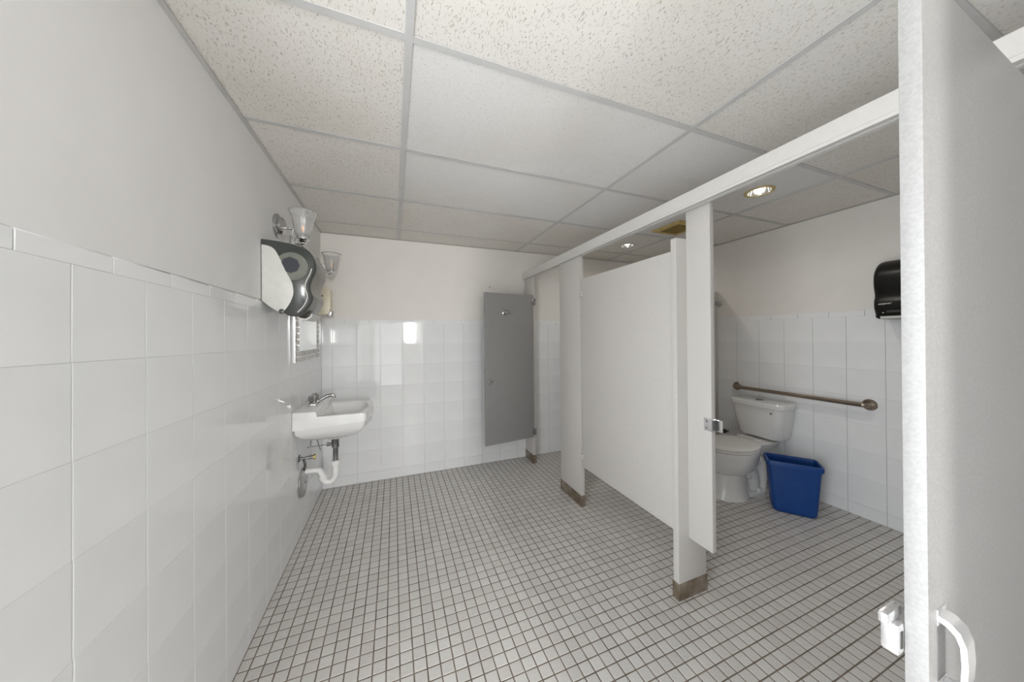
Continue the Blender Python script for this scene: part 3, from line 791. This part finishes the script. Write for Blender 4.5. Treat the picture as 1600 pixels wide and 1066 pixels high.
# ================================================================== PAPER TOWEL DISPENSER (grey, left wall)
COVER = [(0.0, 1.835), (0.055, 1.831), (0.122, 1.822), (0.176, 1.805), (0.204, 1.775), (0.218, 1.74), (0.222, 1.711), (0.219, 1.681), (0.207, 1.651), (0.199, 1.627), (0.196, 1.604), (0.201, 1.581), (0.208, 1.559), (0.205, 1.532), (0.188, 1.499), (0.166, 1.473), (0.141, 1.455), (0.112, 1.457), (0.082, 1.471), (0.061, 1.479), (0.033, 1.499), (0.0, 1.530)]
INSERT = [(0.001, 1.804), (0.029, 1.8), (0.05, 1.787), (0.065, 1.76), (0.081, 1.723), (0.102, 1.67), (0.121, 1.626), (0.127, 1.591), (0.126, 1.562), (0.115, 1.526), (0.098, 1.494), (0.080, 1.4715), (0.061, 1.4795), (0.033, 1.4995), (0.001, 1.5305)]
def smooth_closed(P, n=4, keep=None):
    out = []; k = len(P)
    for i in range(k - 1):
        p0, p1, p2, p3 = P[max(i - 1, 0)], P[i], P[i + 1], P[min(i + 2, k - 1)]
        for j in range(n):
            u = j / n
            out.append(tuple(0.5 * (2 * p1[q] + (p2[q] - p0[q]) * u + (2 * p0[q] - 5 * p1[q] + 4 * p2[q] - p3[q]) * u * u + (3 * p1[q] - p0[q] - 3 * p2[q] + p3[q]) * u ** 3) for q in (0, 1)))
    out.append(P[-1])
    return out
TY0, TY1 = 1.836, 2.110
t = root('paper_towel_dispenser', (XL, (TY0 + TY1) / 2, 1.455), 'smoky grey paper towel dispenser with pale grey side panel on left wall', 'dispenser')
cv = smooth_closed(COVER)
fl = lambda a, b2, h: (XL - PD + a * 1.035, h, b2)
def cover_mesh(poly, y0, y1, rim, rnd):
    # extruded profile whose side rims are rounded off
    cx, cz = 0.09, 1.65
    def inset(r): 
        out = []
        n = len(poly)
        for i, (a, b2) in enumerate(poly):
            pa, pb = poly[max(i - 1, 0)], poly[min(i + 1, n - 1)]
            tx, tz = pb[0] - pa[0], pb[1] - pa[1]
            l = math.hypot(tx, tz) or 1
            nx, nz = tz / l, -tx / l                 # inward for this winding
            a2 = a + nx * -r if False else a - (-nx) * 0
            out.append((max(0.0, a - r * (-nz * 0) - 0), b2))
        return out
    mbx = MB()
    rings = []
    for dy, f in ((0, 0.960), (0.004, 0.982), (0.010, 0.995), (0.018, 1.0)):
        rings.append([fl(a * f, 1.65 + (b2 - 1.65) * f, y0 + dy) for a, b2 in poly])
    for dy, f in ((0.018, 1.0), (0.010, 0.995), (0.004, 0.982), (0, 0.960)):
        rings.append([fl(a * f, 1.65 + (b2 - 1.65) * f, y1 - dy) for a, b2 in poly])
    mbx.loft(rings, True, True)
    return mbx
cm = cover_mesh(cv, TY0, TY1, 0, 0)
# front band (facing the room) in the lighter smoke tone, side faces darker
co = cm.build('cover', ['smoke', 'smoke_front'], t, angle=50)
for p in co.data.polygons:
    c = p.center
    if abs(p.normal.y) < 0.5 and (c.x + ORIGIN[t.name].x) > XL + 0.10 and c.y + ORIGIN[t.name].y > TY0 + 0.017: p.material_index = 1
MB().prism(smooth_closed(INSERT), lambda a, b2, h: (XL - PD + 0.002 + a * 1.03, h, b2), TY0 - 0.0035, TY0 + 0.02).build('side_panel', 'grey_plastic', t, bevel=0.002)
rl = MB().lathe([(0.070, 0), (0.070, 0.003)], (XL + 0.124, TY0 + 0.0005, 1.706), (0, -1, 0), 40)
# trim the roll where the side panel covers it: the panel stands prouder, so it simply passes behind it
rl.build('roll_end', 'smoke_roll', t)
MB().lathe([(0.041, 0), (0.041, 0.0010)], (XL + 0.118, TY0 - 0.0024, 1.712), (0, -1, 0), 8).build('roll_core', 'smoke_core', t, smooth=False)
# bright moulded line along the lower front edge of the side
ln = [(0.212, 1.70), (0.203, 1.668), (0.190, 1.640), (0.183, 1.612), (0.185, 1.590), (0.192, 1.565), (0.190, 1.540), (0.174, 1.505), (0.150, 1.475)]
MB().tube([(XL - PD + a, TY0 + 0.002, b2) for a, b2 in ln], 0.0035, 8, smooth_n=4).build('edge_line', 'grey_plastic', t)
MB().lathe([(0.012, 0), (0.012, 0.006), (0.007, 0.008)], (XL + 0.082, TY0 - 0.003, 1.478), (0, -1, 0), 18).build('hinge_button', 'smoke', t)
MB().prism([(0.128, 1.457), (0.150, 1.440), (0.178, 1.438), (0.200, 1.452), (0.206, 1.470), (0.201, 1.472), (0.195, 1.457), (0.176, 1.446), (0.152, 1.448), (0.134, 1.464)], lambda a, b2, h: (XL - PD + a, h, b2), TY0 + 0.04, TY1 - 0.03).build('paper_chute', 'grey_plastic', t, bevel=0.001)
MB().box(XL + 0.196, XL + 0.202, TY0 + 0.125, TY0 + 0.150, 1.545, 1.552).build('lock_mark', 'bright_metal', t, bevel=0.001)

# ================================================================== SOAP DISPENSER
t = root('soap_dispenser', (XL, 2.93, 1.525), 'small cream soap dispenser in the corner above the tiles', 'dispenser')
sp = [(0.0, 1.752), (0.008, 1.760), (0.085, 1.756), (0.105, 1.750), (0.118, 1.738), (0.120, 1.60), (0.114, 1.560), (0.100, 1.535), (0.0, 1.530)]
MB().prism(sp, lambda a, b2, h: (XL - PD + a, h, b2), 2.875, 2.985).build('soap_body', 'cream', t, bevel=0.006)
MB().prism([(0.088, 1.522), (0.124, 1.522), (0.128, 1.562), (0.116, 1.572), (0.092, 1.54)], lambda a, b2, h: (XL - PD + a, h, b2), 2.885, 2.975).build('push_lever', 'dull_metal', t, bevel=0.003)
MB().box(XL + 0.05, XL + 0.066, 2.8735, 2.876, 1.68, 1.69).build('sight_slot', 'dark', t)

# ================================================================== TOILET
TCY = 1.765
t = root('toilet', (2.75, TCY, 0), 'white two-piece toilet with closed lid against the right wall', 'toilet')
def egg(cx, af, ab, b, z, n=32, p=1.0, cy=TCY):
    out = []
    for k in range(n):
        th = 2 * PI * k / n
        c, s2 = math.cos(th), math.sin(th)
        a = ab if c > 0 else af
        q = p
        out.append(Vector((cx + a * math.copysign(abs(c) ** q, c), cy + b * math.copysign(abs(s2) ** q, s2), z)))
    return out
bw = MB()
bw.loft([egg(2.66, .10, .12, .06, .17), egg(2.65, .15, .16, .10, .19), egg(2.645, .185, .20, .14, .225), egg(2.645, .213, .225, .168, .275), egg(2.645, .226, .235, .181, .32), egg(2.645, .230, .24, .184, .355),
         egg(2.645, .232, .24, .187, .362), egg(2.645, .232, .24, .187, .392), egg(2.645, .222, .23, .178, .398)])
bw.build('bowl', 'porcelain', t)
pd = MB()
pd.loft([egg(2.63, .175, .14, .132, 0), egg(2.63, .172, .14, .130, .015), egg(2.63, .150, .135, .118, .06), egg(2.63, .142, .13, .112, .14), egg(2.635, .140, .13, .110, .21), egg(2.64, .145, .14, .112, .25)])
pd.build('pedestal', 'porcelain', t)
MB().loft([egg(2.85, .18, .14, .115, 0, p=.7), egg(2.85, .18, .14, .115, .022, p=.7), egg(2.85, .175, .125, .095, .03, p=.7)]).build('foot', 'porcelain', t)
tw2 = MB()
tw2.tube([(2.74, TCY - 0.045, 0.30), (2.80, TCY - 0.055, 0.20), (2.84, TCY - 0.055, 0.12), (2.86, TCY - 0.05, 0.02)], [0.05, 0.042], 16, smooth_n=4)
tw2.tube([(2.76, TCY - 0.04, 0.14), (2.83, TCY - 0.05, 0.24), (2.90, TCY - 0.05, 0.27), (2.955, TCY - 0.045, 0.20), (2.965, TCY - 0.04, 0.02)], [0.045, 0.045], 16, smooth_n=4)
tw2.box(2.74, 2.97, TCY - 0.05, TCY + 0.07, 0.02, 0.34)
tw2.build('trapway', 'porcelain', t)
MB().loft([egg(2.97, .14, .10, .06, .30, p=.6), egg(2.97, .15, .13, .085, .35, p=.6), egg(2.98, .16, .16, .12, .395, p=.6), egg(2.98, .16, .165, .13, .418, p=.6)]).build('tank_shelf', 'porcelain', t)
MB().loft([egg(2.65, .232, .235, .186, .399), egg(2.65, .238, .238, .190, .403), egg(2.65, .238, .238, .190, .414), egg(2.65, .234, .234, .187, .418)]).build('seat', 'seat_plastic', t)
MB().loft([egg(2.65, .234, .235, .187, .4195), egg(2.65, .240, .240, .192, .424), egg(2.65, .238, .239, .190, .433), egg(2.65, .225, .228, .178, .439), egg(2.65, .15, .16, .12, .443)]).build('seat_lid', 'seat_plastic', t)
for s in (-1, 1): MB().box(2.875, 2.905, TCY + s * 0.075 - 0.02, TCY + s * 0.075 + 0.02, 0.418, 0.444).build('seat_hinge', 'seat_plastic', t, bevel=0.005)
TKY = 1.764
def rr(x0, x1, hw, r, z, cy=TKY):
    pts = []
    for (cx, cyy, a0) in ((x1 - r * .4, hw - r, 0), (x0 + r, hw - r, 90), (x0 + r, -hw + r, 180), (x1 - r * .4, -hw + r, 270)):
        for k in range(7):
            th = math.radians(a0 + 90 * k / 6)
            rx = r if cx < (x0 + x1) / 2 else r * .4
            pts.append(Vector((cx + rx * math.cos(th), cy + cyy + r * math.sin(th), z)))
    return pts
tk = MB()
tk.loft([rr(3.03, 3.16, .13, .05, .428), rr(3.005, 3.168, .156, .055, .438), rr(2.993, 3.17, .170, .055, .465), rr(2.978, 3.17, .184, .05, .56), rr(2.966, 3.17, .196, .05, .66), rr(2.962, 3.17, .200, .05, .706)])
tk.build('tank', 'porcelain', t)
MB().loft([rr(2.954, 3.173, .206, .052, .7065), rr(2.947, 3.175, .211, .052, .714), rr(2.945, 3.175, .212, .052, .744), rr(2.952, 3.175, .208, .05, .754), rr(2.975, 3.16, .20, .04, .757)]).build('tank_lid', 'porcelain', t)
MB().lathe([(0.032, 0), (0.032, 0.004), (0.026, 0.007)], (3.06, TKY + 0.01, 0.7565), (0, 0, 1), 24).build('flush_button', 'dull_metal', t)
MB().lathe([(0.009, 0), (0.009, 0.0012)], (2.9655, 1.637, 0.672), (-1, 0, 0.05), 16).lathe([(0.004, 0), (0.004, 0.002)], (2.9655, 1.637, 0.672), (-1, 0, 0.05), 10).build('round_mark', 'dull_metal', t)
MB().lathe([(0.016, 0.03), (0.016, 0.045), (0.010, 0.058), (0.003, 0.061)], (2.845, TCY - 0.10, -0.006), (0, 0, 1), 16).build('bolt_cap', 'pvc', t)
# toilet supply valve on the wall
t = root('toilet_supply_valve', (XR, 2.14, 0.34), 'small dark supply valve on the tiles beside the toilet', 'valve')
MB().tube([(XR - 0.001, 2.14, 0.36), (XR - 0.05, 2.14, 0.36)], 0.008, 10).build('valve_stem', 'dull_metal', t)
MB().lathe([(0.022, 0), (0.022, 0.012), (0.016, 0.016)], (XR - 0.05, 2.14, 0.365), (-1, 0, 0), 14).build('valve_handle', 'dark', t)

# ================================================================== GRAB BAR
t = root('grab_bar', (XR, 1.59, 0.79), 'bronze-toned metal grab bar fixed to the tiles over the toilet', 'grab bar')
gx, gz, gy0, gy1 = XR - 0.055, 0.832, 1.135, 2.045
MB().tube([(XR - 0.004, gy0, gz), (gx + 0.025, gy0, gz), (gx + 0.008, gy0 + 0.005, gz), (gx, gy0 + 0.025, gz), (gx, gy0 + 0.06, gz), (gx, (gy0 + gy1) / 2, gz), (gx, gy1 - 0.06, gz), (gx, gy1 - 0.025, gz), (gx + 0.008, gy1 - 0.005, gz), (gx + 0.025, gy1, gz), (XR - 0.004, gy1, gz)], 0.0165, 16, smooth_n=3).build('rail', 'grab', t)
for y in (gy0, gy1):
    fg = MB().lathe([(0.040, 0.0005), (0.040, 0.004), (0.036, 0.008), (0.018, 0.010)], (XR, y, gz), (-1, 0, 0), 28).build('flange', 'grab', t)

# ================================================================== BLUE WASTE BIN
t = root('waste_bin', (2.837, 1.44, 0), 'blue plastic waste bin standing on the floor beside the toilet', 'bin')
lo = Vector((0.602, -0.7986, 0)); sh_ = Vector((0.7986, 0.602, 0))
c0 = Vector((2.830, 1.424, 0))
def binring(hl, hs, r, z, off=(0, 0)):
    pts = []
    for (a, b2, a0) in ((hl - r, hs - r, 0), (-hl + r, hs - r, 90), (-hl + r, -hs + r, 180), (hl - r, -hs + r, 270)):
        for k in range(5):
            th = math.radians(a0 + 90 * k / 4)
            pts.append(c0 + lo * (a + off[0] + r * math.cos(th)) + sh_ * (b2 + off[1] + r * math.sin(th)) + Vector((0, 0, z)))
    return pts
bn = MB()
of = (0.0, 0.0)
bn.loft([binring(.112, .072, .025, .0, of), binring(.124, .081, .03, .010, of), binring(.128, .083, .03, .028, of), binring(.150, .090, .022, .345), binring(.150, .090, .022, .366),
         binring(.146, .086, .02, .366), binring(.146, .086, .02, .345), binring(.123, .078, .028, .03, of), binring(.105, .065, .025, .016, of)], True, True)
bo = bn.build('bin_body', 'blue', t, angle=50)
rm = MB()
rm.loft([binring(.150, .090, .022, .348), binring(.160, .100, .026, .344), binring(.162, .102, .026, .372), binring(.159, .099, .026, .382), binring(.148, .088, .020, .382), binring(.145, .085, .019, .372), binring(.145, .085, .019, .350)], False, False)
n = 20
rm.f += [(6 * n + k, 6 * n + (k + 1) % n, (k + 1) % n, k) for k in range(n)]; rm.mi += [0] * n
rm.build('bin_rim', 'blue', t, angle=50)

# ================================================================== BLACK DISPENSER (right wall)
BY0, BY1 = 0.72, 1.048
BP = [(0.0, 1.822), (0.05, 1.828), (0.12, 1.822), (0.165, 1.795), (0.196, 1.752), (0.205, 1.70), (0.200, 1.650), (0.188, 1.605), (0.190, 1.575), (0.200, 1.545), (0.198, 1.50), (0.175, 1.452), (0.165, 1.438), (0.0, 1.438)]
t = root('towel_dispenser', (XR, (BY0 + BY1) / 2, 1.438), 'glossy black towel dispenser on the right wall beside the open door', 'dispenser')
bp = smooth_closed(BP, 4)
bd = MB(); rings = []
for dy, f in ((0, 0.90), (0.006, 0.95), (0.016, 0.985), (0.03, 1.0)):
    rings.append([(XR + PD - a * f, BY0 + dy, 1.62 + (b2 - 1.62) * f) for a, b2 in bp])
for dy, f in ((0.03, 1.0), (0.016, 0.985), (0.006, 0.95), (0, 0.90)):
    rings.append([(XR + PD - a * f, BY1 - dy, 1.62 + (b2 - 1.62) * f) for a, b2 in bp])
bd.loft(rings, True, True)
bd.build('cover', 'black_plastic', t, angle=50)
MB().prism([(0.168, 1.438), (0.190, 1.440), (0.196, 1.456), (0.172, 1.456)], lambda a, b2, h: (XR + PD - a, h, b2), BY0 + 0.02, BY1 - 0.032).build('tear_bar', 'grey_plastic', t, bevel=0.001)
MB().prism([(0.186, 1.476), (0.196, 1.478), (0.204, 1.494), (0.194, 1.494)], lambda a, b2, h: (XR + PD - a, h, b2), BY0 + 0.03, BY1 - 0.062).build('slot_lip', 'smoke', t, bevel=0.001)
MB().lathe([(0.004, 0), (0.004, 0.003)], (XR + PD - 0.198, BY1 - 0.048, 1.478), (-1, 0, 0), 10).build('lock_dot', 'bright_metal', t)
lm = Matrix.Translation((XR + PD - 0.2025, BY1 - 0.026, 1.531)) @ ROT['right'] @ Matrix.Rotation(0.05, 4, 'Z')
lg = text_part('logo', 'sanjamar', 0.0165, 'white_print', t, lm, shear=0.35)

# ================================================================== CEILING FITTINGS
def downlight(x, y, label):
    t = root('recessed_light', (x, y, CE), label, 'ceiling light', 'recessed lights over the stalls')
    MB().lathe([(0.068, 0.000), (0.073, -0.004), (0.080, -0.003), (0.082, 0.002), (0.068, 0.003)], (x, y, CE), (0, 0, 1), 36, cap=False).build('trim_ring', 'yellowed' if y < 2 else 'tee', t)
    MB().lathe([(0.066, -0.001), (0.064, 0.010), (0.056, 0.040), (0.040, 0.070), (0.010, 0.085)], (x, y, CE), (0, 0, 1), 36, cap=False).build('reflector', 'reflector', t)
    MB().lathe([(0.004, -0.002), (0.022, 0.000), (0.030, 0.012), (0.022, 0.04), (0.012, 0.06)], (x, y, CE + 0.008), (0, 0, 1), 24).build('bulb', 'bulb_lit', t)
    sp = bpy.data.lights.new('recessed_lamp', 'SPOT'); sp.energy = 9.0; sp.color = (1.0, 0.94, 0.86); sp.spot_size = 3.05; sp.spot_blend = 1.0; sp.shadow_soft_size = 0.04
    so = bpy.data.objects.new('recessed_lamp', sp); so.location = (x, y, CE - 0.008); C.objects.link(so)
    return t
downlight(2.245, 1.292, 'round recessed ceiling light over the right-hand stall')
downlight(2.28, 2.553, 'round recessed ceiling light over the far stall')
t = root('exhaust_vent', (2.32, 1.98, CE), 'yellowed square exhaust fan grille in the stall ceiling', 'vent')
VX, VY, h = 2.325, 1.985, 0.145
fv = MB()
fv.loft([[(VX + sx * q, VY + sy * q, z) for sx, sy in ((-1, -1), (1, -1), (1, 1), (-1, 1))] for q, z in ((h, CE + 0.002), (h, CE - 0.006), (h - 0.03, CE - 0.012), (h - 0.045, CE - 0.012), (h - 0.045, CE - 0.002))], True, True)
fv.build('vent_frame', 'yellowed', t, smooth=False)
for k in range(9):
    y = VY - 0.088 + 0.022 * k
    MB().box(VX - 0.0985, VX + 0.0985, y - 0.006, y + 0.006, CE - 0.010, CE - 0.002).build('louver', 'yellowed_shade', t, smooth=False)
# small hook in the back wall above the far door
tag(MB().lathe([(0.006, 0), (0.006, 0.003), (0.003, 0.006)], (0.959, YB + PD, 1.872), (0, -1, 0), 12).build('wall_screw', 'dull_metal'), 'small dark screw in the painted back wall above the far door', 'screw')
